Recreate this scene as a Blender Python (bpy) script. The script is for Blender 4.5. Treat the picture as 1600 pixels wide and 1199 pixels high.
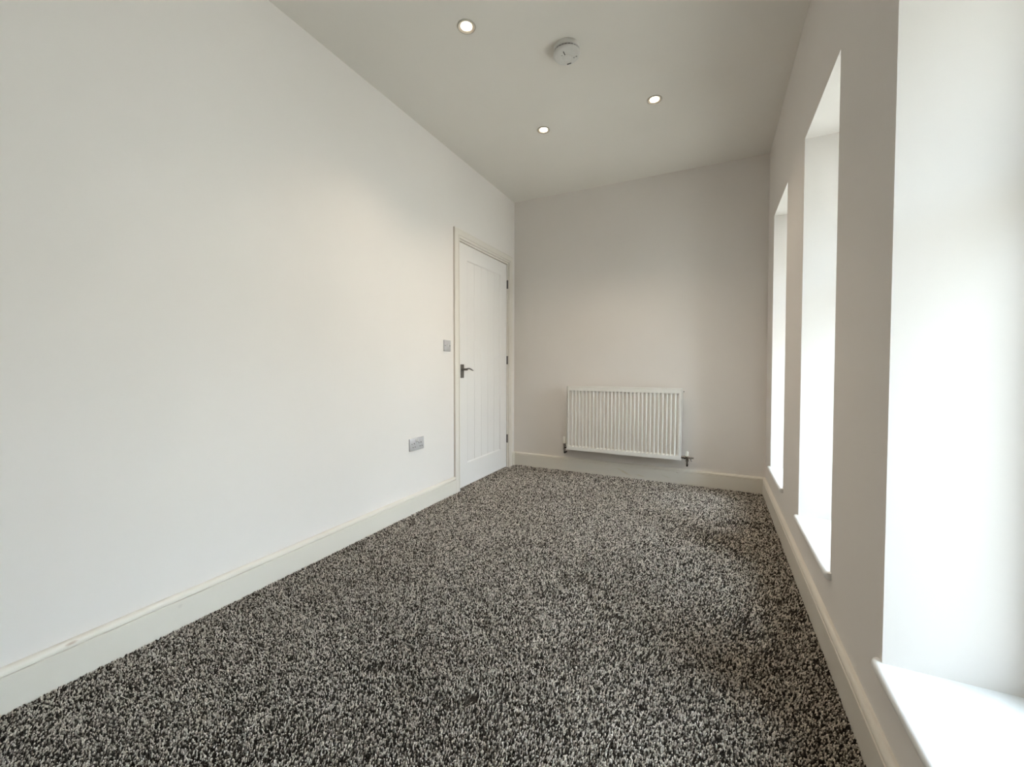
import bpy, bmesh, math, random
import numpy as np
from mathutils import Vector, Matrix

# ------------------------------------------------------------------ camera, sky, exposure
S = bpy.context.scene
COL = S.collection
for o in list(bpy.data.objects):
    bpy.data.objects.remove(o)

F_PX = 641.77
YAW, PITCH, ROLL = 0.4567, -0.0413, 0.0024
CAM = Vector((1.826, 0.0, 0.9957))
cam_data = bpy.data.cameras.new('camera')
cam_data.sensor_width = 36.0
cam_data.lens = F_PX / 1600.0 * 36.0
cam_data.clip_start = 0.02
cam = bpy.data.objects.new('camera', cam_data)
COL.objects.link(cam)
fwd = Vector((-math.sin(YAW) * math.cos(PITCH), math.cos(YAW) * math.cos(PITCH), math.sin(PITCH)))
rt0 = Vector((math.cos(YAW), math.sin(YAW), 0))
up0 = rt0.cross(fwd)
rt = math.cos(ROLL) * rt0 + math.sin(ROLL) * up0
up = -math.sin(ROLL) * rt0 + math.cos(ROLL) * up0
mw = Matrix((rt, up, -fwd)).transposed().to_4x4()
mw.translation = CAM
cam.matrix_world = mw
S.camera = cam

S.view_settings.view_transform = 'Standard'
S.view_settings.look = 'None'
S.view_settings.gamma = 1.0
S.view_settings.use_curve_mapping = False
S.view_settings.exposure = 0.0

SKY_STRENGTH = 36.0
LAMP_WATTS = 28.0
world = bpy.data.worlds.new('overcast_sky')
S.world = world
world.use_nodes = True
nt = world.node_tree
nt.nodes.clear()
wo = nt.nodes.new('ShaderNodeOutputWorld')
bg = nt.nodes.new('ShaderNodeBackground')
tc = nt.nodes.new('ShaderNodeTexCoord')
sx = nt.nodes.new('ShaderNodeSeparateXYZ')
mr = nt.nodes.new('ShaderNodeMapRange')
mr.inputs['From Min'].default_value = -1.0
mr.inputs['From Max'].default_value = 1.0
cr = nt.nodes.new('ShaderNodeValToRGB')
# overcast sky, brighter towards the zenith; grey ground, street and roof line up to some 12 degrees
els = cr.color_ramp.elements
els[0].position = 0.0
els[0].color = (0.30, 0.29, 0.275, 1)
els[1].position = 0.60
els[1].color = (0.36, 0.36, 0.365, 1)
e = els.new(0.68); e.color = (0.685, 0.75, 0.87, 1)
e = els.new(0.82); e.color = (0.85, 0.945, 1.11, 1)
e = els.new(1.0); e.color = (0.96, 1.065, 1.25, 1)
nt.links.new(tc.outputs['Generated'], sx.inputs[0])
nt.links.new(sx.outputs['Z'], mr.inputs['Value'])
nt.links.new(mr.outputs[0], cr.inputs[0])
nt.links.new(cr.outputs[0], bg.inputs['Color'])
bg.inputs['Strength'].default_value = SKY_STRENGTH
nt.links.new(bg.outputs[0], wo.inputs['Surface'])

try:
    S.cycles.max_bounces = 14
    S.cycles.diffuse_bounces = 8
    S.cycles.glossy_bounces = 4
    S.cycles.transparent_max_bounces = 12
    S.cycles.caustics_reflective = False
    S.cycles.caustics_refractive = False
    S.cycles.use_denoising = True
    S.cycles.sample_clamp_indirect = 6.0
except Exception:
    pass

# ------------------------------------------------------------------ room measures (metres)
D = 3.7635        # back wall
W = 2.2081        # right wall at floor level
RL = -0.0113      # lean of the right wall per metre of height
H = 2.634         # ceiling
Y0 = -1.0         # wall behind the camera
SILL, HEAD = 0.282, 2.059
BOARD = 0.024
OPEN = [(2.8561, 3.4489), (1.755, 2.3594), (0.660, 1.2598), (-0.44, 0.16)]
RW_T = 0.375      # thickness of the window wall
OUT_T = 0.38      # depth of the added outer leaf that limits slanting window light
OUT_LAP = 0.055
FRAME_IN = 0.310 # inner face of the window frame behind the wall face


def rx(z):
    return W + RL * z


# ------------------------------------------------------------------ materials
def new_mat(name):
    m = bpy.data.materials.new(name)
    m.use_nodes = True
    n = m.node_tree
    return m, n, n.nodes['Principled BSDF']


def paint(name, col, rough=0.6, bump=0.02, scale=500, spec=0.3, tone=0.015):
    m, n, b = new_mat(name)
    tcn = n.nodes.new('ShaderNodeTexCoord')
    no = n.nodes.new('ShaderNodeTexNoise')
    no.inputs['Scale'].default_value = 1.3
    no.inputs['Detail'].default_value = 4
    ra = n.nodes.new('ShaderNodeValToRGB')
    ra.color_ramp.elements[0].position = 0.35
    ra.color_ramp.elements[1].position = 0.65
    ra.color_ramp.elements[0].color = (*[c * (1 - tone) for c in col], 1)
    ra.color_ramp.elements[1].color = (*[min(1, c * (1 + tone)) for c in col], 1)
    n.links.new(tcn.outputs['Object'], no.inputs['Vector'])
    n.links.new(no.outputs['Fac'], ra.inputs[0])
    n.links.new(ra.outputs[0], b.inputs['Base Color'])
    b.inputs['Roughness'].default_value = rough
    b.inputs['Specular IOR Level'].default_value = spec
    if bump:
        n2 = n.nodes.new('ShaderNodeTexNoise')
        n2.inputs['Scale'].default_value = scale
        n2.inputs['Detail'].default_value = 2
        bp = n.nodes.new('ShaderNodeBump')
        bp.inputs['Strength'].default_value = bump
        bp.inputs['Distance'].default_value = 0.002
        n.links.new(tcn.outputs['Object'], n2.inputs['Vector'])
        n.links.new(n2.outputs['Fac'], bp.inputs['Height'])
        n.links.new(bp.outputs[0], b.inputs['Normal'])
    return m


def stained(m, spots):
    """scuffs and smears that sit on the painted wood at fixed places: (centre, size, colour, strength)"""
    n = m.node_tree
    b = n.nodes['Principled BSDF']
    src = b.inputs['Base Color'].links[0].from_socket
    geo = n.nodes.new('ShaderNodeNewGeometry')
    no = n.nodes.new('ShaderNodeTexNoise')
    no.inputs['Scale'].default_value = 45
    no.inputs['Detail'].default_value = 4
    n.links.new(geo.outputs['Position'], no.inputs['Vector'])
    for c, sz, colr, st, rot in spots:
        mp = n.nodes.new('ShaderNodeMapping')
        mp.vector_type = 'TEXTURE'
        mp.inputs['Location'].default_value = c
        mp.inputs['Scale'].default_value = sz
        mp.inputs['Rotation'].default_value = rot
        ln = n.nodes.new('ShaderNodeVectorMath'); ln.operation = 'LENGTH'
        ad = n.nodes.new('ShaderNodeMath'); ad.operation = 'ADD'
        mrn = n.nodes.new('ShaderNodeMapRange')
        mrn.inputs['From Min'].default_value = 1.45
        mrn.inputs['From Max'].default_value = 0.75
        mrn.inputs['To Max'].default_value = st
        mx = n.nodes.new('ShaderNodeMix'); mx.data_type = 'RGBA'
        mx.inputs['B'].default_value = (*colr, 1)
        n.links.new(geo.outputs['Position'], mp.inputs['Vector'])
        n.links.new(mp.outputs[0], ln.inputs[0])
        n.links.new(ln.outputs['Value'], ad.inputs[0])
        n.links.new(no.outputs['Fac'], ad.inputs[1])
        n.links.new(ad.outputs[0], mrn.inputs['Value'])
        n.links.new(mrn.outputs[0], mx.inputs['Factor'])
        n.links.new(src, mx.inputs['A'])
        src = mx.outputs['Result']
    n.links.new(src, b.inputs['Base Color'])
    return m


def plain(name, col, rough=0.4, metal=0.0, spec=0.5, bumpscale=None):
    m, n, b = new_mat(name)
    tcn = n.nodes.new('ShaderNodeTexCoord')
    no = n.nodes.new('ShaderNodeTexNoise')
    no.inputs['Scale'].default_value = bumpscale or 60
    ra = n.nodes.new('ShaderNodeValToRGB')
    ra.color_ramp.elements[0].color = (*[c * 0.96 for c in col], 1)
    ra.color_ramp.elements[1].color = (*[min(1, c * 1.04) for c in col], 1)
    n.links.new(tcn.outputs['Object'], no.inputs['Vector'])
    n.links.new(no.outputs['Fac'], ra.inputs[0])
    n.links.new(ra.outputs[0], b.inputs['Base Color'])
    b.inputs['Roughness'].default_value = rough
    b.inputs['Metallic'].default_value = metal
    b.inputs['Specular IOR Level'].default_value = spec
    return m


M_WALL = paint('white_emulsion', (0.80, 0.768, 0.742), 0.75, 0.03, 420, 0.2)
M_OUTER_LEAF = paint('added_leaf_stone', (0.30, 0.28, 0.25), 0.9, 0.3, 30, 0.1, 0.2)  # dark tone for the added outer leaf, keeps its bounce light low
M_CEIL = paint('ceiling_emulsion', (0.83, 0.805, 0.76), 0.85, 0.02, 420, 0.15)
M_WOOD = paint('cream_satin_wood', (0.75, 0.715, 0.66), 0.38, 0.012, 120, 0.4)
M_SKIRT = stained(paint('cream_satin_skirting', (0.735, 0.70, 0.635), 0.40, 0.02, 90, 0.4), [
    ((0.012, 0.520, 0.1160), (0.02, 0.018, 0.006), (0.30, 0.17, 0.10), 0.75, (0, 0, 0)),
    ((0.02, 0.815, 0.080), (0.02, 0.010, 0.010), (0.55, 0.52, 0.47), 0.35, (0, 0, 0)),
    ((1.115, 3.744, 0.046), (0.075, 0.02, 0.012), (0.60, 0.50, 0.30), 0.55, (0, math.radians(24), 0)),
    ((1.255, 3.744, 0.030), (0.060, 0.02, 0.008), (0.62, 0.55, 0.40), 0.45, (0, math.radians(8), 0)),
    ((1.470, 3.744, 0.048), (0.055, 0.02, 0.008), (0.62, 0.56, 0.42), 0.35, (0, math.radians(15), 0)),
    ((1.560, 3.744, 0.094), (0.012, 0.02, 0.005), (0.45, 0.38, 0.28), 0.5, (0, 0, 0)),
    ((2.188, 1.72, 0.075), (0.02, 0.035, 0.010), (0.62, 0.57, 0.45), 0.4, (0, 0, 0)),
])
M_DOOR = paint('white_satin_door', (0.80, 0.78, 0.765), 0.42, 0.008, 200, 0.4)
M_UPVC = plain('white_upvc', (0.86, 0.87, 0.87), 0.3)
M_SILL = plain('white_gloss_board', (0.78, 0.785, 0.78), 0.28)
M_RAD = plain('radiator_enamel', (0.84, 0.835, 0.81), 0.3)
M_GREYPL = plain('grey_faceplate', (0.58, 0.575, 0.595), 0.38, 0.25)
M_ROCK = plain('light_grey_rocker', (0.76, 0.76, 0.77), 0.3)
M_DARK = plain('dark_slot', (0.02, 0.02, 0.02), 0.7)
M_CHROME = plain('brushed_chrome', (0.22, 0.215, 0.205), 0.32, 1.0)
M_STEEL = plain('dull_hinge_steel', (0.10, 0.095, 0.09), 0.4, 1.0)
M_VALVE = plain('valve_chrome', (0.30, 0.29, 0.28), 0.25, 1.0)
M_RUBBER = plain('black_fitting', (0.025, 0.022, 0.02), 0.5)
M_CAP = plain('white_valve_cap', (0.80, 0.79, 0.74), 0.45)
M_ALARM = plain('alarm_plastic', (0.74, 0.735, 0.71), 0.45)
M_PRINT = plain('alarm_grey_print', (0.33, 0.33, 0.32), 0.6)
M_BEZEL = plain('downlight_bezel', (0.50, 0.47, 0.42), 0.35)
M_BACKING = paint('carpet_backing', (0.055, 0.049, 0.043), 0.95, 0.2, 300, 0.1, 0.3)


def emit(name, col, strength):
    m = bpy.data.materials.new(name)
    m.use_nodes = True
    n = m.node_tree
    n.nodes.clear()
    o = n.nodes.new('ShaderNodeOutputMaterial')
    em = n.nodes.new('ShaderNodeEmission')
    em.inputs['Color'].default_value = (*col, 1)
    em.inputs['Strength'].default_value = strength
    n.links.new(em.outputs[0], o.inputs['Surface'])
    return m


M_LED = emit('warm_led_lens', (1.0, 0.80, 0.55), 20.0)


def glass_mat():
    m = bpy.data.materials.new('clear_glazing')
    m.use_nodes = True
    n = m.node_tree
    n.nodes.clear()
    o = n.nodes.new('ShaderNodeOutputMaterial')
    tr = n.nodes.new('ShaderNodeBsdfTransparent')
    tr.inputs['Color'].default_value = (0.95, 0.97, 0.96, 1)
    gl = n.nodes.new('ShaderNodeBsdfGlossy')
    gl.inputs['Roughness'].default_value = 0.02
    # Schlick reflectance of a thin sheet, the same from both faces
    lw = n.nodes.new('ShaderNodeLayerWeight')
    lw.inputs['Blend'].default_value = 0.5
    pw = n.nodes.new('ShaderNodeMath'); pw.operation = 'POWER'
    pw.inputs[1].default_value = 5.0
    fr = n.nodes.new('ShaderNodeMapRange')
    fr.inputs['To Min'].default_value = 0.035
    fr.inputs['To Max'].default_value = 1.0
    n.links.new(lw.outputs['Facing'], pw.inputs[0])
    n.links.new(pw.outputs[0], fr.inputs['Value'])
    mx = n.nodes.new('ShaderNodeMixShader')
    n.links.new(fr.outputs[0], mx.inputs[0])
    n.links.new(tr.outputs[0], mx.inputs[1])
    n.links.new(gl.outputs[0], mx.inputs[2])
    n.links.new(mx.outputs[0], o.inputs['Surface'])
    return m


M_GLASS = glass_mat()


def carpet_mat():
    m, n, b = new_mat('flecked_twist_pile')
    at = n.nodes.new('ShaderNodeAttribute')
    at.attribute_name = 'fleck'
    ra = n.nodes.new('ShaderNodeValToRGB')
    r = ra.color_ramp
    r.interpolation = 'LINEAR'
    r.elements[0].position = 0.0
    r.elements[0].color = (0.030, 0.026, 0.022, 1)
    r.elements[1].position = 1.0
    r.elements[1].color = (0.80, 0.735, 0.65, 1)
    e = r.elements.new(0.36); e.color = (0.065, 0.056, 0.048, 1)
    e = r.elements.new(0.46); e.color = (0.25, 0.222, 0.19, 1)
    e = r.elements.new(0.64); e.color = (0.52, 0.475, 0.415, 1)
    n.links.new(at.outputs['Fac'], ra.inputs[0])
    n.links.new(ra.outputs[0], b.inputs['Base Color'])
    b.inputs['Roughness'].default_value = 0.95
    b.inputs['Specular IOR Level'].default_value = 0.1
    return m


M_PILE = carpet_mat()


# ------------------------------------------------------------------ mesh helpers
def link(name, bm, mat, parent=None, smooth=False, kind=None):
    me = bpy.data.meshes.new(name)
    bmesh.ops.recalc_face_normals(bm, faces=bm.faces)
    bm.to_mesh(me)
    bm.free()
    me.materials.append(mat)
    if smooth:
        me.polygons.foreach_set('use_smooth', [True] * len(me.polygons))
        me.set_sharp_from_angle(angle=math.radians(38))
    o = bpy.data.objects.new(name, me)
    COL.objects.link(o)
    if parent is not None:
        o.parent = parent
        o.matrix_parent_inverse = parent.matrix_basis.inverted()
    if kind:
        o['kind'] = kind
    return o


def root(name, loc, label=None, cat=None, group=None, kind=None):
    o = bpy.data.objects.new(name, None)
    o.empty_display_size = 0.05
    o.location = loc
    COL.objects.link(o)
    if label:
        o['label'] = label
    if cat:
        o['category'] = cat
    if group:
        o['group'] = group
    if kind:
        o['kind'] = kind
    return o


def box(bm, a, b, bevel=0.0, seg=2):
    x0, y0, z0 = a
    x1, y1, z1 = b
    vs = [bm.verts.new(p) for p in ((x0, y0, z0), (x1, y0, z0), (x1, y1, z0), (x0, y1, z0),
                                    (x0, y0, z1), (x1, y0, z1), (x1, y1, z1), (x0, y1, z1))]
    fs = [bm.faces.new([vs[i] for i in f]) for f in ((3, 2, 1, 0), (4, 5, 6, 7), (0, 1, 5, 4), (1, 2, 6, 5), (2, 3, 7, 6), (3, 0, 4, 7))]
    if bevel:
        es = list({e for f in fs for e in f.edges})
        bmesh.ops.bevel(bm, geom=es, offset=bevel, segments=seg, affect='EDGES', profile=0.5)
    return bm


def lathe(bm, prof, axis_o, axis='Z', seg=40, cap=True):
    """prof: list of (radius, height) along the axis"""
    o = Vector(axis_o)
    if axis == 'Z':
        ex, ey, ez = Vector((1, 0, 0)), Vector((0, 1, 0)), Vector((0, 0, 1))
    elif axis == 'X':
        ex, ey, ez = Vector((0, 1, 0)), Vector((0, 0, 1)), Vector((1, 0, 0))
    else:
        ex, ey, ez = Vector((0, 0, 1)), Vector((1, 0, 0)), Vector((0, 1, 0))
    rings = []
    for r, h in prof:
        if r < 1e-6:
            rings.append([bm.verts.new(o + ez * h)])
        else:
            rings.append([bm.verts.new(o + ez * h + ex * (r * math.cos(2 * math.pi * k / seg)) + ey * (r * math.sin(2 * math.pi * k / seg))) for k in range(seg)])
    for A, B in zip(rings, rings[1:]):
        for k in range(seg):
            k2 = (k + 1) % seg
            if len(A) == 1 and len(B) == 1:
                continue
            if len(A) == 1:
                bm.faces.new((A[0], B[k], B[k2]))
            elif len(B) == 1:
                bm.faces.new((A[k], A[k2], B[0]))
            else:
                bm.faces.new((A[k], A[k2], B[k2], B[k]))
    if cap:
        for R_ in (rings[0], rings[-1]):
            if len(R_) > 2:
                bm.faces.new(R_)
    return bm


def tube(bm, pts, rad, seg=12, flat=1.0):
    """rad: number or list; flat squeezes the section vertically"""
    pts = [Vector(p) for p in pts]
    rads = rad if isinstance(rad, (list, tuple)) else [rad] * len(pts)
    rings = []
    prev = None
    for i, p in enumerate(pts):
        t = (pts[min(i + 1, len(pts) - 1)] - pts[max(i - 1, 0)]).normalized()
        if prev is None:
            ref = Vector((0, 0, 1)) if abs(t.z) < 0.9 else Vector((0, 1, 0))
        else:
            ref = prev
        u = (ref - t * ref.dot(t)).normalized()
        v = t.cross(u)
        prev = u
        rings.append([bm.verts.new(p + u * (rads[i] * flat * math.cos(2 * math.pi * k / seg)) + v * (rads[i] * math.sin(2 * math.pi * k / seg))) for k in range(seg)])
    for A, B in zip(rings, rings[1:]):
        for k in range(seg):
            k2 = (k + 1) % seg
            bm.faces.new((A[k], A[k2], B[k2], B[k]))
    bm.faces.new(rings[0])
    bm.faces.new(rings[-1])
    return bm


def sweep(bm, prof, place, n):
    """prof: closed list of (offset, height); place(i, off, h) -> point for station i"""
    rings = [[bm.verts.new(place(i, a, h)) for a, h in prof] for i in range(n)]
    m = len(prof)
    for A, B in zip(rings, rings[1:]):
        for k in range(m):
            k2 = (k + 1) % m
            bm.faces.new((A[k], A[k2], B[k2], B[k]))
    bm.faces.new(rings[0])
    bm.faces.new(rings[-1])
    return bm


# ------------------------------------------------------------------ room shell
FZ = -0.010     # sub floor, the pile stands on it and its tips reach z = 0
bm = bmesh.new()
box(bm, (-0.25, Y0 - 0.25, FZ - 0.15), (W + RW_T + OUT_T, D + 0.25, FZ))
link('floor', bm, M_BACKING, kind='structure')

# downlight cut-outs are shallow: the lamps sit in the ceiling board
LIGHTS = [(0.722, 1.740), (1.465, 2.705), (0.734, 2.709)]
bm = bmesh.new()
box(bm, (-0.25, Y0 - 0.25, H), (W + RW_T + OUT_T, D + 0.25, H + 0.2))
link('ceiling', bm, M_CEIL, kind='structure')

# left wall with the door opening
DY0, DY1, DZ = 2.7385, 3.6385, 2.0185     # structural opening (lining fits inside)
bm = bmesh.new()
box(bm, (-0.14, Y0 - 0.25, FZ), (0, DY0, H))
box(bm, (-0.14, DY1, FZ), (0, D + 0.25, H))
box(bm, (-0.14, DY0, DZ), (0, DY1, H))
bmesh.ops.remove_doubles(bm, verts=bm.verts, dist=1e-5)
link('wall_left', bm, M_WALL, kind='structure')

bm = bmesh.new()
box(bm, (0, D, FZ), (W + 0.05, D + 0.25, H))
link('wall_back', bm, M_WALL, kind='structure')
bm = bmesh.new()
box(bm, (0, Y0 - 0.25, FZ), (W + 0.05, Y0, H))
link('wall_front', bm, M_WALL, kind='structure')

# right wall: thick, with four tall openings; the inner face leans a little like the old wall does


def pierced_wall(y_lo, y_hi, opens, zs, x_off, thick):
    """a wall slab with rectangular openings and their reveals, leaning with height"""
    bm = bmesh.new()
    ys = sorted([y_lo, y_hi] + [v for ab in opens for v in ab])
    grid = {}

    def hole(j, k):
        mid = 0.5 * (ys[j] + ys[j + 1])
        return k == 1 and any(a < mid < b for a, b in opens)

    def gv(side, j, k):
        key = (side, j, k)
        if key not in grid:
            grid[key] = bm.verts.new((rx(zs[k]) + x_off + (thick if side else 0.0), ys[j], zs[k]))
        return grid[key]

    ny, nz = len(ys) - 1, len(zs) - 1
    for j in range(ny):
        for k in range(nz):
            if hole(j, k):
                continue
            for sd_ in (0, 1):
                bm.faces.new((gv(sd_, j, k), gv(sd_, j + 1, k), gv(sd_, j + 1, k + 1), gv(sd_, j, k + 1)))
            for (dj, dk, c0, c1) in ((-1, 0, (j, k), (j, k + 1)), (1, 0, (j + 1, k), (j + 1, k + 1)), (0, -1, (j, k), (j + 1, k)), (0, 1, (j, k + 1), (j + 1, k + 1))):
                jj, kk = j + dj, k + dk
                if jj < 0 or jj >= ny or kk < 0 or kk >= nz or hole(jj, kk):
                    bm.faces.new((gv(0, *c0), gv(0, *c1), gv(1, *c1), gv(1, *c0)))
    return bm


link('wall_right', pierced_wall(Y0 - 0.25, D + 0.25, OPEN, [FZ, SILL - BOARD, HEAD, H], 0.0, RW_T), M_WALL, kind='structure')
# unseen outer leaf, added with smaller openings to cut slanting light on the jambs
link('wall_outer_added', pierced_wall(Y0 - 0.25, D + 0.25, [(a + OUT_LAP, b - OUT_LAP) for a, b in OPEN], [FZ, SILL + 0.01, HEAD - 0.055, H], RW_T, OUT_T), M_OUTER_LEAF, kind='structure')


# ------------------------------------------------------------------ skirting boards
SK = [(0, FZ), (0.0195, FZ), (0.0200, -0.002), (0.0200, 0.1010), (0.0190, 0.1018), (0.0135, 0.1024), (0.0135, 0.1070), (0.0188, 0.1078),
      (0.0186, 0.1110), (0.0168, 0.1160), (0.0138, 0.1200), (0.0100, 0.1232), (0.0060, 0.1250), (0, 0.1255)]
ARCH_Y0, ARCH_Y1, ARCH_Z = 2.681, 3.694, 2.073
bm = bmesh.new()
sweep(bm, SK, lambda i, a, h: (a, (Y0 + a) if i == 0 else ARCH_Y0, h), 2)
sweep(bm, SK, lambda i, a, h: (a, ARCH_Y1 if i == 0 else D - a, h), 2)
link('baseboard_left', bm, M_SKIRT, smooth=True, kind='structure')
bm = bmesh.new()
sweep(bm, SK, lambda i, a, h: (a if i == 0 else rx(h) - a, D - a, h), 2)
link('baseboard_back', bm, M_SKIRT, smooth=True, kind='structure')
bm = bmesh.new()
sweep(bm, SK, lambda i, a, h: (rx(h) - a, (Y0 + a) if i == 0 else D - a, h), 2)
link('baseboard_right', bm, M_SKIRT, smooth=True, kind='structure')
bm = bmesh.new()
sweep(bm, SK, lambda i, a, h: (a if i == 0 else rx(h) - a, Y0 + a, h), 2)
link('baseboard_front', bm, M_SKIRT, smooth=True, kind='structure')


# ------------------------------------------------------------------ windows
def lean(bm):
    for v in bm.verts:
        v.co.x += RL * v.co.z
    return bm


TR0, TR1 = 1.412, 1.468       # transom bar
for n_, (ya, yb) in enumerate(sorted(OPEN, key=lambda p: -p[0])):
    wn = root('window_%d' % (n_ + 1), (W + FRAME_IN, 0.5 * (ya + yb), SILL), kind='structure')
    xi, xo = W + FRAME_IN, W + FRAME_IN + 0.065
    fw = 0.076
    bm = bmesh.new()
    box(bm, (xi, ya, SILL - BOARD), (xo, ya + fw, HEAD), 0.004)
    box(bm, (xi, yb - fw, SILL - BOARD), (xo, yb, HEAD), 0.004)
    box(bm, (xi + 0.0006, ya + fw - 0.002, SILL - BOARD), (xo - 0.0006, yb - fw + 0.002, SILL + 0.075), 0.004)
    box(bm, (xi + 0.0006, ya + fw - 0.002, HEAD - fw - 0.02), (xo - 0.0006, yb - fw + 0.002, HEAD), 0.004)
    link('frame', lean(bm), M_UPVC, wn)
    bm = bmesh.new()
    box(bm, (xi + 0.004, ya + fw - 0.002, TR0), (xo - 0.004, yb - fw + 0.002, TR1), 0.004)
    link('transom', lean(bm), M_UPVC, wn)
    for (z0, z1) in ((SILL + 0.075, TR0), (TR1, HEAD - fw - 0.02)):
        bm = bmesh.new()
        bd = 0.014
        x0, x1 = xi + 0.012, xi + 0.028
        box(bm, (x0, ya + fw, z0), (x1, ya + fw + bd, z1))
        box(bm, (x0, yb - fw - bd, z0), (x1, yb - fw, z1))
        box(bm, (x0, ya + fw + bd, z0), (x1, yb - fw - bd, z0 + bd))
        box(bm, (x0, ya + fw + bd, z1 - bd), (x1, yb - fw - bd, z1))
        link('glazing_bead', lean(bm), M_UPVC, wn)
        bm = bmesh.new()
        box(bm, (xi + 0.028, ya + fw - 0.004, z0 - 0.004), (xi + 0.032, yb - fw + 0.004, z1 + 0.004))
        link('pane', lean(bm), M_GLASS, wn)
        bm = bmesh.new()
        box(bm, (xi + 0.046, ya + fw - 0.004, z0 - 0.004), (xi + 0.050, yb - fw + 0.004, z1 + 0.004))
        link('pane', lean(bm), M_GLASS, wn)
    # window board: bullnosed, with small horns past the opening
    bm = bmesh.new()
    hn = 0.020
    nose = 0.020
    rr = BOARD / 2
    zc = SILL - rr
    prof = [(W + FRAME_IN, SILL - BOARD), (W + FRAME_IN, SILL)]
    for k in range(9):
        a = math.pi / 2 + math.pi * k / 8
        prof.append((W - nose + rr + rr * math.cos(a), zc + rr * math.sin(a)))
    # board between the jambs
    sweep(bm, prof, lambda i, a, h: (a, (ya if i == 0 else yb), h), 2)
    profn = [(rx(0.27) - RL * 0.27, SILL - BOARD), (rx(0.27) - RL * 0.27, SILL)] + prof[2:]

    for (s0, s1) in ((ya - hn, ya), (yb, yb + hn)):
        # the horn ends are rounded in plan
        nst = 6
        outer = s0 if s0 < ya - 1e-6 else s1
        inner = s1 if outer == s0 else s0
        sg = 1 if outer > inner else -1
        stations = []
        for k in range(nst + 1):
            t = k / nst
            stations.append((inner + sg * hn * math.sin(t * math.pi / 2), 1 - math.cos(t * math.pi / 2)))

        def pl(i, a, h, st=stations):
            y, cut = st[i]
            lim = W - nose + cut * 0.016
            return (max(a, lim), y, h)
        sweep(bm, profn, pl, nst + 1)
    link('window_sill', lean(bm), M_SILL, wn, smooth=True)

# ------------------------------------------------------------------ door in the left wall
door = root('door_1', (0, 3.188, FZ), kind='structure')
LX = -0.006                                   # face of the leaf
LY0, LY1, LZ0, LZ1 = 2.7695, 3.6055, 0.004, 1.9845
# lining
bm = bmesh.new()
t = 0.028
box(bm, (-0.14, DY0, FZ), (0.0, DY0 + t, DZ), 0.0015, 1)
box(bm, (-0.14, DY1 - t, FZ), (0.0, DY1, DZ), 0.0015, 1)
box(bm, (-0.14, DY0 + t, DZ - t), (-0.0004, DY1 - t, DZ), 0.0015, 1)
link('door_lining', bm, M_WOOD, door)
bm = bmesh.new()
box(bm, (-0.075, DY0 + t, FZ), (-0.050, DY0 + t + 0.014, DZ - t))
box(bm, (-0.075, DY1 - t - 0.014, FZ), (-0.050, DY1 - t, DZ - t))
box(bm, (-0.075, DY0 + t + 0.014, DZ - t - 0.014), (-0.050, DY1 - t - 0.014, DZ - t))
link('door_stop', bm, M_WOOD, door)
# architrave, mitred, with a groove and rounded back edge (offset from inner edge, thickness)
AR = [(0, 0), (0, 0.0140), (0.003, 0.0165), (0.012, 0.0176), (0.0150, 0.0172), (0.0160, 0.0130), (0.0195, 0.0130), (0.0208, 0.0178),
      (0.028, 0.0185), (0.055, 0.0190), (0.064, 0.0182), (0.069, 0.0150), (0.069, 0)]
AY0, AY1, AZ = ARCH_Y0 + 0.069, ARCH_Y1 - 0.069, ARCH_Z - 0.069
bm = bmesh.new()


def arch_pl(i, a, h):
    if i == 0:
        return (h, AY0 - a, FZ)
    if i == 1:
        return (h, AY0 - a, AZ + a)
    if i == 2:
        return (h, AY1 + a, AZ + a)
    return (h, AY1 + a, FZ)


sweep(bm, AR, arch_pl, 4)
link('architrave', bm, M_WOOD, door, smooth=True)

# leaf: stiles and rails round a sunk field, five planks sunk into it
PY0, PY1, PZ0, PZ1 = 2.888, 3.480, 0.193, 1.864
bm = bmesh.new()
lip = 0.009
dp = 0.006


def ring(y0, y1, z0, z1, x):
    return [bm.verts.new(p) for p in ((x, y0, z0), (x, y1, z0), (x, y1, z1), (x, y0, z1))]


rA = ring(LY0, LY1, LZ0, LZ1, LX - 0.040)
rB = ring(LY0, LY1, LZ0, LZ1, LX - 0.0015)
rB2 = ring(LY0 + .0015, LY1 - .0015, LZ0 + .0015, LZ1 - .0015, LX)
rC = ring(PY0, PY1, PZ0, PZ1, LX)
rD = ring(PY0 + lip, PY1 - lip, PZ0 + lip, PZ1 - lip, LX - dp)
rE = ring(PY0 + lip, PY1 - lip, PZ0 + lip, PZ1 - lip, LX - dp - 0.012)
for A, B in ((rA, rB), (rB, rB2), (rB2, rC), (rC, rD), (rD, rE)):
    for k in range(4):
        bm.faces.new((A[k], A[(k + 1) % 4], B[(k + 1) % 4], B[k]))
bm.faces.new(rA)
bm.faces.new(rE)
leaf = link('door_leaf', bm, M_DOOR, door)
pw = (PY1 - PY0 - 2 * lip) / 5
for k in range(5):
    y0 = PY0 + lip + k * pw
    bm = bmesh.new()
    g = 0.0004
    c = 0.0028
    x1 = LX - dp
    x0 = x1 - 0.011
    z0, z1 = PZ0 + lip + .0003, PZ1 - lip - .0003
    sec = [(x0, y0 + g), (x1 - c, y0 + g), (x1, y0 + g + c), (x1, y0 + pw - g - c), (x1 - c, y0 + pw - g), (x0, y0 + pw - g)]
    lo = [bm.verts.new((x, y, z0)) for x, y in sec]
    hi = [bm.verts.new((x, y, z1)) for x, y in sec]
    for q in range(6):
        bm.faces.new((lo[q], lo[(q + 1) % 6], hi[(q + 1) % 6], hi[q]))
    bm.faces.new(lo)
    bm.faces.new(hi)
    link('plank', bm, M_DOOR, leaf)

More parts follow.
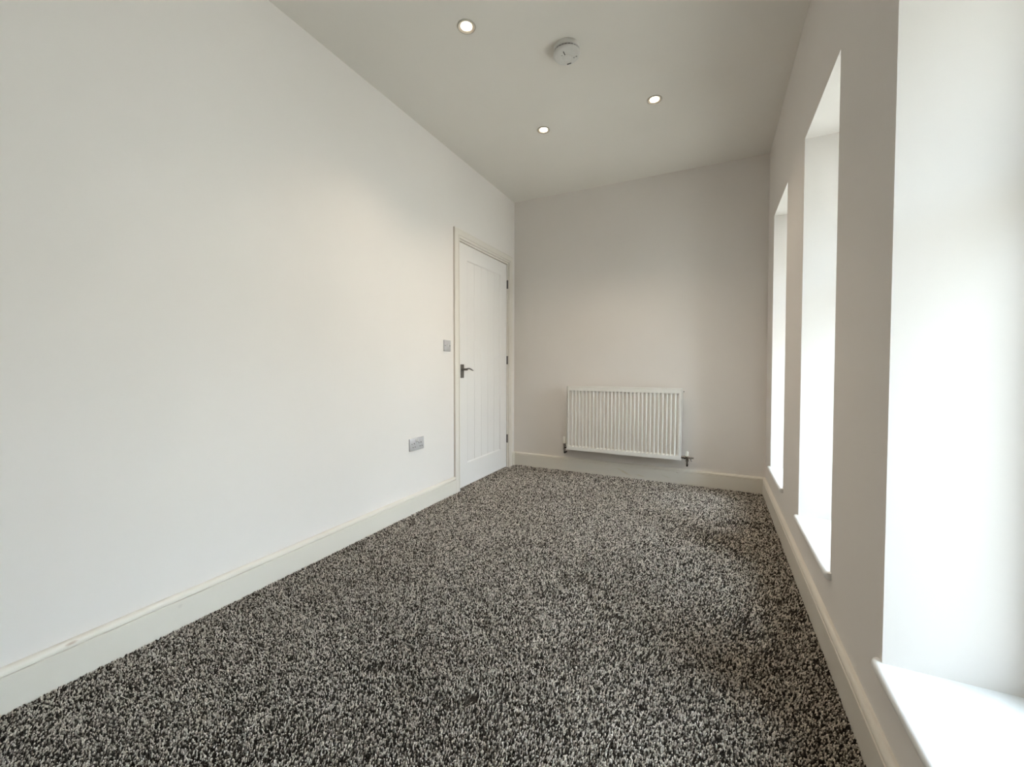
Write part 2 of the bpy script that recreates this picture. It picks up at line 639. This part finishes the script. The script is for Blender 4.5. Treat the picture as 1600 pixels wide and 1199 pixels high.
# hinges on the far stile
for zc in (1.795, 1.058, 0.284):
    bm = bmesh.new()
    yk = LY1 + 0.0026
    for q in range(5):
        a = zc - 0.041 + q * 0.0164
        lathe(bm, [(0.0, 0), (0.0055, 0.0004), (0.0055, 0.0158), (0.0, 0.0162)], (0.0022, yk, a), 'Z', 12, cap=False)
    box(bm, (LX - 0.03, yk - 0.0012, zc - 0.040), (0.0, yk + 0.0012, zc + 0.040))
    hg = link('hinge', bm, M_STEEL, door, smooth=True)
    hg['label'] = 'dull steel butt hinge'

# lever handle on its plate
hy0, hy1, hz0, hz1 = 2.7855, 2.8305, 0.902, 1.012
bm = bmesh.new()
box(bm, (LX, hy0, hz0), (LX + 0.007, hy1, hz1), 0.0022, 2)
for zz in (hz0 + 0.011, hz1 - 0.011):
    lathe(bm, [(0.0042, 0), (0.0042, 0.0006), (0.003, 0.0012), (0, 0.0013)], (LX + 0.007, 0.5 * (hy0 + hy1), zz), 'X', 16, cap=False)
plate = link('handle_plate', bm, M_CHROME, door, smooth=True)
plate['label'] = 'brushed chrome lever handle plate'
bm = bmesh.new()
yc, zc = 2.803, 0.972
lathe(bm, [(0.0, 0), (0.0125, 0), (0.0125, 0.006), (0.0100, 0.010), (0.0085, 0.022), (0.0085, 0.046), (0.007, 0.051), (0, 0.052)], (LX + 0.007, yc, zc), 'X', 20, cap=False)
pts, rads = [], []
for k in range(19):
    t_ = k / 18
    y = yc - 0.006 + 0.112 * t_
    z = zc + 0.002 + 0.0065 * math.sin(t_ * math.pi * 1.15) - 0.012 * t_ ** 2 * (1 if t_ < 0.86 else 1 - 2.2 * (t_ - 0.86))
    x = LX + 0.050 - 0.006 * t_
    pts.append((x, y, z))
    rads.append(0.0088 - 0.0035 * t_)
tube(bm, pts, rads, 12, 0.8)
link('lever', bm, M_CHROME, plate, smooth=True)


# ------------------------------------------------------------------ radiator on the back wall
RX0, RX1, RZ0, RZ1 = 0.597, 1.593, 0.213, 0.816
RYF = D - 0.100        # front face
RYB = D - 0.038        # back of the casing
rad = root('radiator', (0.5 * (RX0 + RX1), D, RZ0),
           'white convector radiator with vertical flutes hung low on the far wall', 'radiator')
# pressed front panel
bm = bmesh.new()
px0, px1, pz0, pz1 = RX0 + 0.0065, RX1 - 0.0065, RZ0 + 0.002, RZ1 - 0.0062
npit = 29
fx0, fx1 = px0 + 0.012, px1 - 0.012
pitch = (fx1 - fx0) / npit
fz0, fz1 = pz0 + 0.034, pz1 - 0.034
xs = [px0, px0 + 0.003]
dep = [0.004, 0.0]
for k in range(npit):
    b0 = fx0 + k * pitch
    for q, d_ in ((0.05, 0), (0.27, 1), (0.52, 1), (0.93, 0)):
        xs.append(b0 + q * pitch)
        dep.append(d_)
xs += [px1 - 0.003, px1]
dep += [0.0, 0.004]
DEPTH = 0.017
zl = [(pz0, 0, 0.004), (pz0 + 0.003, 0, 0.0), (fz0, 0, 0), (fz0 + 0.011, 1, 0), (fz1 - 0.011, 1, 0), (fz1, 0, 0), (pz1 - 0.003, 0, 0), (pz1, 0, 0.004)]
rows = []
for z, amt, edge in zl:
    row = []
    for i, x in enumerate(xs):
        if dep[i] == 0.004:
            d_ = 0.004
        else:
            d_ = dep[i] * amt * DEPTH + edge
        row.append(bm.verts.new((x, RYF + d_, z)))
    rows.append(row)
for A, B in zip(rows, rows[1:]):
    for i in range(len(xs) - 1):
        bm.faces.new((A[i], A[i + 1], B[i + 1], B[i]))
# rim turned back
bnd = rows[0] + [r_[-1] for r_ in rows[1:]] + rows[-1][-2::-1] + [r_[0] for r_ in rows[-2:0:-1]]
back_v = [bm.verts.new((v.co.x, RYF + 0.016, v.co.z)) for v in bnd]
for i in range(len(bnd)):
    j = (i + 1) % len(bnd)
    bm.faces.new((bnd[i], bnd[j], back_v[j], back_v[i]))
pan = link('front_panel', bm, M_RAD, rad)
# sides
for (xa, xb) in ((RX0, RX0 + 0.0025), (RX1 - 0.0025, RX1)):
    bm = bmesh.new()
    box(bm, (xa, RYF + 0.0015, RZ0), (xb, RYB, RZ1), 0.0008, 1)
    link('side_panel', bm, M_RAD, rad)
# top grille: rim and slats
bm = bmesh.new()
gx0, gx1, gy0, gy1 = RX0 + 0.003, RX1 - 0.003, RYF + 0.0015, RYB
box(bm, (gx0, gy0, RZ1 - 0.0036), (gx1, gy0 + 0.010, RZ1 + 0.001), 0.0008, 1)
box(bm, (gx0, gy1 - 0.010, RZ1 - 0.003), (gx1, gy1, RZ1 + 0.001), 0.0008, 1)
nb = 34
for k in range(nb + 1):
    x = gx0 + 0.004 + (gx1 - gx0 - 0.008) * k / nb
    box(bm, (x - 0.0045, gy0 + 0.010, RZ1 - 0.0025), (x + 0.0045, gy1 - 0.010, RZ1))
box(bm, (gx0, 0.5 * (gy0 + gy1) - 0.004, RZ1 - 0.0025), (gx1, 0.5 * (gy0 + gy1) + 0.004, RZ1 + 0.0004))
link('top_grille', bm, M_RAD, rad)
# convector fins behind the panel
bm = bmesh.new()
nf = 44
for k in range(nf):
    x = RX0 + 0.03 + (RX1 - RX0 - 0.06) * k / (nf - 1)
    box(bm, (x - 0.0012, RYF + 0.018, RZ0 + 0.03), (x + 0.0012, RYB - 0.006, RZ1 - 0.02))
box(bm, (RX0 + 0.01, RYB - 0.005, RZ0 + 0.02), (RX1 - 0.01, RYB - 0.002, RZ1 - 0.02))
link('convector_fins', bm, M_RAD, rad)
for xb in (RX0 + 0.16, RX1 - 0.16):
    bm = bmesh.new()
    box(bm, (xb - 0.02, RYB - 0.004, RZ0 + 0.04), (xb + 0.02, D - 0.0005, RZ1 - 0.06), 0.001, 1)
    link('mounting_bracket', bm, M_RAD, rad)
# bleed plug, top right
bm = bmesh.new()
yv = RYF + 0.034
lathe(bm, [(0, 0), (0.010, 0), (0.010, 0.005), (0.007, 0.007), (0.007, 0.009), (0, 0.009)], (RX1, yv, RZ1 - 0.026), 'X', 18, cap=False)
bp = link('bleed_plug', bm, M_RAD, rad, smooth=True)
bm = bmesh.new()
lathe(bm, [(0.0045, 0), (0.0045, 0.004), (0.003, 0.006), (0, 0.006)], (RX1 + 0.009, yv, RZ1 - 0.026), 'X', 12, cap=False)
link('bleed_screw', bm, M_RUBBER, bp, smooth=True)

# left valve: white cap on a chrome angle body, tail and pipe elbow back into the wall
vx, vz = 0.5655, 0.2385
bm = bmesh.new()
lathe(bm, [(0.0, -0.048), (0.0085, -0.048), (0.0085, -0.032), (0.0125, -0.030), (0.0125, -0.014), (0.0095, -0.012), (0.0105, -0.004), (0.0125, 0.006),
           (0.0110, 0.014), (0.0120, 0.018), (0.0120, 0.032), (0.0, 0.032)], (vx, yv, vz), 'Z', 20, cap=False)
lathe(bm, [(0.0, 0), (0.0095, 0), (0.0095, 0.010), (0.0135, 0.011), (0.0135, 0.024), (0.010, 0.026), (0.010, RX0 - vx), (0, RX0 - vx)], (vx, yv, vz), 'X', 20, cap=False)
v1 = link('supply_valve', bm, M_VALVE, rad, smooth=True)
v1['label'] = 'dark chrome angle valve with white cap'
bm = bmesh.new()
lathe(bm, [(0.0, 0.030), (0.0155, 0.030), (0.0165, 0.034), (0.0165, 0.062), (0.0135, 0.066), (0.0135, 0.092), (0.0115, 0.095), (0.0, 0.096)], (vx, yv, vz), 'Z', 24, cap=False)
for k in range(14):
    a = 2 * math.pi * k / 14
    c_ = (vx + 0.0163 * math.cos(a), yv + 0.0163 * math.sin(a))
    box(bm, (c_[0] - 0.0012, c_[1] - 0.0012, vz + 0.036), (c_[0] + 0.0012, c_[1] + 0.0012, vz + 0.060))
link('valve_cap', bm, M_CAP, v1, smooth=True)
bm = bmesh.new()
tube(bm, [(vx, yv, vz - 0.040), (vx, yv, vz - 0.050), (vx, yv + 0.004, vz - 0.058), (vx, yv + 0.012, vz - 0.061), (vx, D - 0.0005, vz - 0.061)], 0.0078, 12)
link('pipe', bm, M_RUBBER, v1, smooth=True)

# right valve: lockshield with white cap and a drain spigot pointing right
vx, vz = 1.640, 0.2385
bm = bmesh.new()
lathe(bm, [(0.0, -0.058), (0.0085, -0.058), (0.0085, -0.034), (0.0125, -0.032), (0.0125, -0.016), (0.0095, -0.014), (0.0105, -0.004), (0.0120, 0.006),
           (0.0105, 0.014), (0, 0.014)], (vx, yv, vz), 'Z', 20, cap=False)
lathe(bm, [(0.0, RX1 - vx), (0.0105, RX1 - vx), (0.0105, -0.028), (0.0145, -0.026), (0.0145, -0.013), (0.0095, -0.011), (0.0095, 0.012), (0.0075, 0.014),
           (0.0075, 0.040), (0.0062, 0.041), (0.0062, 0.050), (0, 0.050)], (vx, yv, vz), 'X', 20, cap=False)
v2 = link('lockshield_valve', bm, M_VALVE, rad, smooth=True)
v2['label'] = 'dark chrome lockshield valve with drain spigot'
bm = bmesh.new()
lathe(bm, [(0.0, 0.012), (0.0120, 0.012), (0.0125, 0.016), (0.0115, 0.040), (0.0095, 0.050), (0.006, 0.053), (0.0, 0.054)], (vx, yv, vz), 'Z', 24, cap=False)
link('valve_cap', bm, M_CAP, v2, smooth=True)
bm = bmesh.new()
tube(bm, [(vx + 0.026, yv - 0.004, vz - 0.004), (vx + 0.030, yv - 0.009, vz - 0.016), (vx + 0.036, yv - 0.011, vz - 0.026)], [0.0055, 0.005, 0.0045], 10)
link('drain_screw', bm, M_VALVE, v2, smooth=True)
bm = bmesh.new()
tube(bm, [(vx, yv, vz - 0.050), (vx, yv, vz - 0.060), (vx, yv + 0.004, vz - 0.068), (vx, yv + 0.012, vz - 0.071), (vx, D - 0.0005, vz - 0.071)], 0.0078, 12)
link('pipe', bm, M_RUBBER, v2, smooth=True)

# ------------------------------------------------------------------ double socket on the left wall
sy0, sy1, sz0, sz1 = 2.1495, 2.2995, 0.4225, 0.5075
sock = root('power_socket', (0, 0.5 * (sy0 + sy1), sz0), 'pale grey double wall socket with two rocker switches, low beside the door', 'socket')
PT = 0.0095
bm = bmesh.new()
box(bm, (0, sy0, sz0), (PT, sy1, sz1), 0.0028, 2)
fp = link('faceplate', bm, M_GREYPL, sock, smooth=True)
ym = 0.5 * (sy0 + sy1)
for yy in (ym - 0.0085, ym + 0.0085):
    bm = bmesh.new()
    box(bm, (PT - 0.002, yy - 0.0050, 0.4795), (PT + 0.0035, yy + 0.0050, 0.4985), 0.0012, 2)
    for v in bm.verts:
        if v.co.x > PT and v.co.z < 0.489:
            v.co.x += 0.0018
    r_ = link('rocker_switch', bm, M_ROCK, sock, smooth=True)
    bm = bmesh.new()
    box(bm, (PT - 0.001, yy - 0.0062, 0.4772), (PT + 0.0006, yy + 0.0062, 0.4798))
    link('rocker_gap', bm, M_DARK, r_)
for gy in (ym - 0.036, ym + 0.036):
    bm = bmesh.new()
    # earth pin above the line of the two flat pins (each pair of slots as the photo shows them)
    box(bm, (PT - 0.002, gy - 0.0195, 0.4655), (PT + 0.0004, gy - 0.0145, 0.4725))
    box(bm, (PT - 0.002, gy + 0.0025, 0.4655), (PT + 0.0004, gy + 0.0085, 0.4755))
    box(bm, (PT - 0.002, gy - 0.0100, 0.4430), (PT + 0.0004, gy - 0.0015, 0.4478))
    box(bm, (PT - 0.002, gy + 0.0115, 0.4430), (PT + 0.0004, gy + 0.0200, 0.4478))
    link('pin_slots', bm, M_DARK, sock)

# ------------------------------------------------------------------ light switch by the door
wy0, wy1, wz0, wz1 = 2.5470, 2.6325, 1.1095, 1.1950
sw = root('light_switch', (0, 0.5 * (wy0 + wy1), wz0), 'pale grey single light switch on the left wall beside the door', 'switch')
bm = bmesh.new()
box(bm, (0, wy0, wz0), (0.0085, wy1, wz1), 0.0028, 2)
link('faceplate', bm, M_GREYPL, sw, smooth=True)
wc, wzc = 0.5 * (wy0 + wy1), 0.5 * (wz0 + wz1)
bm = bmesh.new()
box(bm, (0.0065, wc - 0.0052, wzc - 0.0125), (0.0115, wc + 0.0052, wzc + 0.0125), 0.0012, 2)
for v in bm.verts:
    if v.co.x > 0.009 and v.co.z > wzc:
        v.co.x += 0.0018
rk = link('rocker_switch', bm, M_ROCK, sw, smooth=True)
bm = bmesh.new()
for (a, b) in ((wc - 0.0066, wc - 0.0052), (wc + 0.0052, wc + 0.0066)):
    box(bm, (0.0075, a, wzc - 0.0132), (0.0089, b, wzc + 0.0132))
link('rocker_gap', bm, M_PRINT, rk)
for yy in (wc - 0.030, wc + 0.030):
    bm = bmesh.new()
    lathe(bm, [(0.0038, 0), (0.0038, 0.0008), (0.0028, 0.0013), (0, 0.0014)], (0.0084, yy, wzc), 'X', 14, cap=False)
    link('screw', bm, M_STEEL, sw, smooth=True)

# ------------------------------------------------------------------ smoke alarm on the ceiling
ax, ay = 1.114, 2.077
al = root('smoke_alarm', (ax, ay, H), 'round white smoke alarm fixed to the ceiling between the downlights', 'alarm')
bm = bmesh.new()
lathe(bm, [(0.0, 0), (0.0655, 0), (0.0668, -0.003), (0.0676, -0.021), (0.0670, -0.0235), (0.0, -0.0235)], (ax, ay, H), 'Z', 56, cap=False)
link('base_plate', bm, M_ALARM, al, smooth=True)
bm = bmesh.new()
lathe(bm, [(0.0, -0.0233), (0.0585, -0.0233), (0.0585, -0.0322), (0.0, -0.0322)], (ax, ay, H), 'Z', 56, cap=False)
for k in range(24):
    a = 2 * math.pi * k / 24
    u_, v_ = math.cos(a), math.sin(a)
    c_ = Vector((ax + 0.0605 * u_, ay + 0.0605 * v_, 0))
    box(bm, (c_.x - 0.0016, c_.y - 0.0016, H - 0.0322), (c_.x + 0.0016, c_.y + 0.0016, H - 0.0233))
link('vent_ring', bm, M_DARK, al)
bm = bmesh.new()
lathe(bm, [(0.0, -0.0320), (0.0665, -0.0320), (0.0682, -0.0332), (0.0686, -0.0360), (0.0676, -0.0400), (0.0650, -0.0440), (0.0610, -0.0465), (0.0540, -0.0478),
           (0.0525, -0.0474), (0.0510, -0.0479), (0.0270, -0.0492), (0.0255, -0.0484), (0.0, -0.0484)], (ax, ay, H), 'Z', 64, cap=False)
cov = link('cover', bm, M_ALARM, al, smooth=True)
bm = bmesh.new()
lathe(bm, [(0.0, -0.048), (0.0236, -0.048), (0.0236, -0.0496), (0.0215, -0.0510), (0.0, -0.0516)], (ax + 0.001, ay + 0.006, H), 'Z', 40, cap=False)
link('test_button', bm, M_ALARM, cov, smooth=True)
for (a, b) in (((1.1090, 2.0335), (1.1130, 2.0590)), ((1.1000, 2.1230), (1.1225, 2.1285))):
    bm = bmesh.new()
    box(bm, (a[0], a[1], H - 0.0502), (b[0], b[1], H - 0.0460), 0.0006, 1)
    link('sounder_slot', bm, M_DARK, cov)
bm = bmesh.new()
lathe(bm, [(0.0, -0.047), (0.0030, -0.047), (0.0030, -0.0494), (0.0, -0.0500)], (1.0960, 2.0560, H), 'Z', 14, cap=False)
link('indicator_lens', bm, M_PRINT, cov, smooth=True)
bm = bmesh.new()
for q, (dx, dy, lx, ly) in enumerate(((0, 0, 0.004, 0.010), (0.0065, 0.001, 0.003, 0.006), (0.012, -0.001, 0.008, 0.003), (0.013, 0.004, 0.006, 0.003))):
    box(bm, (1.1445 + dx, 2.091 + dy, H - 0.0492), (1.1445 + dx + lx, 2.091 + dy + ly, H - 0.0478))
link('printed_mark', bm, M_PRINT, cov)

# ------------------------------------------------------------------ recessed downlights
LABELS = ['lit round downlight nearest the left wall and the top edge of the photo',
          'lit round downlight nearest the window wall, beyond the smoke alarm',
          'lit round downlight farthest away, in front of the door']
for (lx, ly), lab in zip(LIGHTS, LABELS):
    dl = root('downlight', (lx, ly, H), lab, 'downlight', 'recessed ceiling downlights')
    bm = bmesh.new()
    lathe(bm, [(0.0440, 0.0), (0.0452, -0.0022), (0.0440, -0.0048), (0.0415, -0.0062), (0.0385, -0.0060), (0.0350, -0.0046), (0.0270, -0.0010), (0.0265, 0.0)], (lx, ly, H), 'Z', 48, cap=False)
    link('bezel', bm, M_BEZEL, dl, smooth=True)
    bm = bmesh.new()
    lathe(bm, [(0.0268, -0.0009), (0.0262, -0.0016), (0.018, -0.0026), (0.0, -0.0030)], (lx, ly, H), 'Z', 40, cap=False)
    link('lens', bm, M_LED, dl, smooth=True)
    ld = bpy.data.lights.new('lamp', 'SPOT')
    ld.energy = LAMP_WATTS
    ld.color = (1.0, 0.83, 0.64)
    ld.spot_size = math.radians(115)
    ld.spot_blend = 0.8
    ld.shadow_soft_size = 0.025
    lo = bpy.data.objects.new('lamp', ld)
    COL.objects.link(lo)
    lo.parent = dl
    lo.location = (0, 0, -0.012)

# ------------------------------------------------------------------ carpet: real tufts of twist pile
rng = np.random.default_rng(7)


def tufts():
    sp_near = 0.0050
    pts = []
    x0, x1 = 0.0225, W - 0.0225
    # rows are staggered and jittered; spacing opens a little with distance
    y = 0.22
    yend = D - 0.0225
    row = 0
    while y < yend:
        sp = sp_near + 0.0011 * max(0.0, y - 1.1)
        xs_ = np.arange(x0, x1, sp) + (sp / 2 if row % 2 else 0)
        pts.append(np.stack([xs_, np.full_like(xs_, y), np.full_like(xs_, sp)], 1))
        y += sp * 0.88
        row += 1
    # behind the camera's view the rows are set wider
    y = Y0 + 0.024
    while y < 0.22:
        xs_ = np.arange(x0, x1, 0.0082) + (0.0041 if row % 2 else 0)
        pts.append(np.stack([xs_, np.full_like(xs_, y), np.full_like(xs_, 0.0082)], 1))
        y += 0.0082 * 0.88
        row += 1
    P = np.concatenate(pts)
    P[:, 0] += rng.normal(0, 0.26, len(P)) * P[:, 2]
    P[:, 1] += rng.normal(0, 0.26, len(P)) * P[:, 2]
    P = P[(P[:, 0] > x0 - .001) & (P[:, 0] < x1 + .001) & (P[:, 1] < yend + .001)]
    # the strip under the closed door leaf
    n2 = 900
    q = np.stack([rng.uniform(-0.045, 0.0225, n2 * 2), rng.uniform(2.78, 3.60, n2 * 2), np.full(n2 * 2, sp_near)], 1)
    P = np.concatenate([P, q])
    # thin out what lies below the camera's view
    near = P[:, 1] < 0.319 + (P[:, 0] - 0.257) * 0.494 - 0.16
    keep = ~near | (P[:, 2] > 0.008) | (rng.random(len(P)) < 0.42)
    P[near & (P[:, 2] < 0.008), 2] = 0.0076
    P = P[keep]
    n = len(P)
    x, y, sp = P[:, 0], P[:, 1], P[:, 2]
    h = np.clip(rng.normal(0.0098, 0.0012, n), 0.0065, 0.0132)
    # brushed areas: low waves tilt the pile one way or the other
    wv = np.sin(2.1 * x + 1.7 * y + 0.6) + np.sin(-3.3 * x + 4.1 * y + 1.9) + 0.8 * np.sin(7.7 * x + 2.3 * y) + 0.8 * np.sin(5.1 * x - 8.6 * y + 2.2)
    lx_ = 0.0012 + 0.0011 * wv / 2
    ly_ = 0.0010 * np.cos(3 * x + 2 * y) + 0.0012 * wv / 2
    # trodden dents and scuffs
    thin = np.ones(n)
    gone = np.zeros(n, bool)
    dents = [(1.245, 1.815, .050, .020, 0.9, 1.0), (1.295, 1.850, .035, .014, 0.5, 1.0), (1.046, 1.981, .060, .030, 0.3, .45), (1.205, 1.665, .05, .02, 0.2, .5),
             (1.387, 1.732, .05, .025, 1.2, .4), (1.482, 1.989, .05, .03, 0.6, .4), (1.068, 1.42, .06, .03, 0.3, .5), (1.486, 1.608, .07, .03, 2.4, .6),
             (1.603, 2.80, .14, .02, 2.6, .5), (1.826, 2.737, .15, .03, 2.7, .7), (1.892, 2.52, .14, .035, 2.5, .6), (1.974, 2.98, .14, .03, 2.9, .7),
             (2.10, 2.97, .08, .04, 2.8, .6), (0.87, .994, .07, .03, .4, .5), (2.12, 2.05, .05, .12, .0, .5), (1.963, 1.735, .12, .04, 2.3, .6),
             (1.19, 1.007, .10, .03, .2, .5), (1.75, 2.25, .12, .03, 2.4, .5), (1.55, 2.35, .10, .03, .3, .35), (1.65, 1.45, .10, .04, 2.2, .5), (1.80, 2.05, .09, .03, 2.6, .5)]
    for (cx_, cy_, a, b, ang, s) in dents:
        u = (x - cx_) * math.cos(ang) + (y - cy_) * math.sin(ang)
        v = -(x - cx_) * math.sin(ang) + (y - cy_) * math.cos(ang)
        v = v + 0.012 * np.sin(u * 90 + cx_ * 40)
        b = max(b, 0.022) * 1.9
        a = a * 1.5
        mott = np.clip(0.75 + 0.55 * np.sin(61 * x + 37 * y + 9 * cx_) + 0.45 * np.sin(-43 * x + 71 * y + 5 * cy_), 0.1, 1.5)
        w = np.exp(-((u / a) ** 2 + (v / b) ** 2)) * s * mott
        h *= 1 - 0.40 * np.minimum(w, 1)
        thin = thin * (1 - 0.30 * np.minimum(w, 1))
        gone |= rng.random(n) < np.minimum(0.95 * w, 0.62)
        lx_ = lx_ + 0.0030 * w
        ly_ = ly_ + 0.0050 * w
    ang = rng.uniform(0, 2 * math.pi, n)
    rb = sp * rng.uniform(0.26, 0.34, n)
    rm = sp * rng.uniform(0.44, 0.56, n) * thin
    tw = rng.uniform(0.3, 1.1, n)
    jx = rng.normal(0, 0.0013, n)
    jy = rng.normal(0, 0.0013, n)
    V = np.zeros((n, 7, 3))
    for k in range(3):
        a = ang + k * 2.0944
        V[:, k, 0] = x + rb * np.cos(a)
        V[:, k, 1] = y + rb * np.sin(a)
        V[:, k, 2] = FZ
        a2 = a + tw
        V[:, 3 + k, 0] = x + 0.55 * (lx_ + jx) + rm * np.cos(a2)
        V[:, 3 + k, 1] = y + 0.55 * (ly_ + jy) + rm * np.sin(a2)
        V[:, 3 + k, 2] = FZ + h * 0.66
    V[:, 6, 0] = x + lx_ + jx
    V[:, 6, 1] = y + ly_ + jy
    V[:, 6, 2] = FZ + h
    tri = []
    for k in range(3):
        k2 = (k + 1) % 3
        tri += [(k, k2, 3 + k2), (k, 3 + k2, 3 + k), (3 + k, 3 + k2, 6)]
    tri = np.array(tri)
    Fc = (tri[None] + (np.arange(n) * 7)[:, None, None]).reshape(-1, 3)
    # flecks cluster a little: neighbouring tufts of one yarn share their shade
    fl = rng.random(n)
    # parted places: those tufts are pressed flat into the backing, only stubs stay
    V[gone, :, 2] = FZ - 0.004 + (V[gone, :, 2] - FZ) * 0.15
    return V.reshape(-1, 3), Fc, np.repeat(fl, 7), n


V, Fc, fl, nt_ = tufts()
me = bpy.data.meshes.new('carpet')
me.vertices.add(len(V))
me.vertices.foreach_set('co', V.astype(np.float32).ravel())
me.loops.add(len(Fc) * 3)
me.loops.foreach_set('vertex_index', Fc.astype(np.int32).ravel())
me.polygons.add(len(Fc))
me.polygons.foreach_set('loop_start', np.arange(0, len(Fc) * 3, 3, dtype=np.int32))
at = me.attributes.new('fleck', 'FLOAT', 'POINT')
at.data.foreach_set('value', fl.astype(np.float32))
me.update(calc_edges=True)
me.materials.append(M_PILE)
carpet = bpy.data.objects.new('carpet', me)
COL.objects.link(carpet)
carpet['kind'] = 'stuff'
carpet['label'] = 'flecked grey and beige twist pile carpet covering the floor'
carpet['category'] = 'carpet'
print('tufts', nt_, (V[6::7,2] < -0.006).sum(), 'tris', len(Fc))
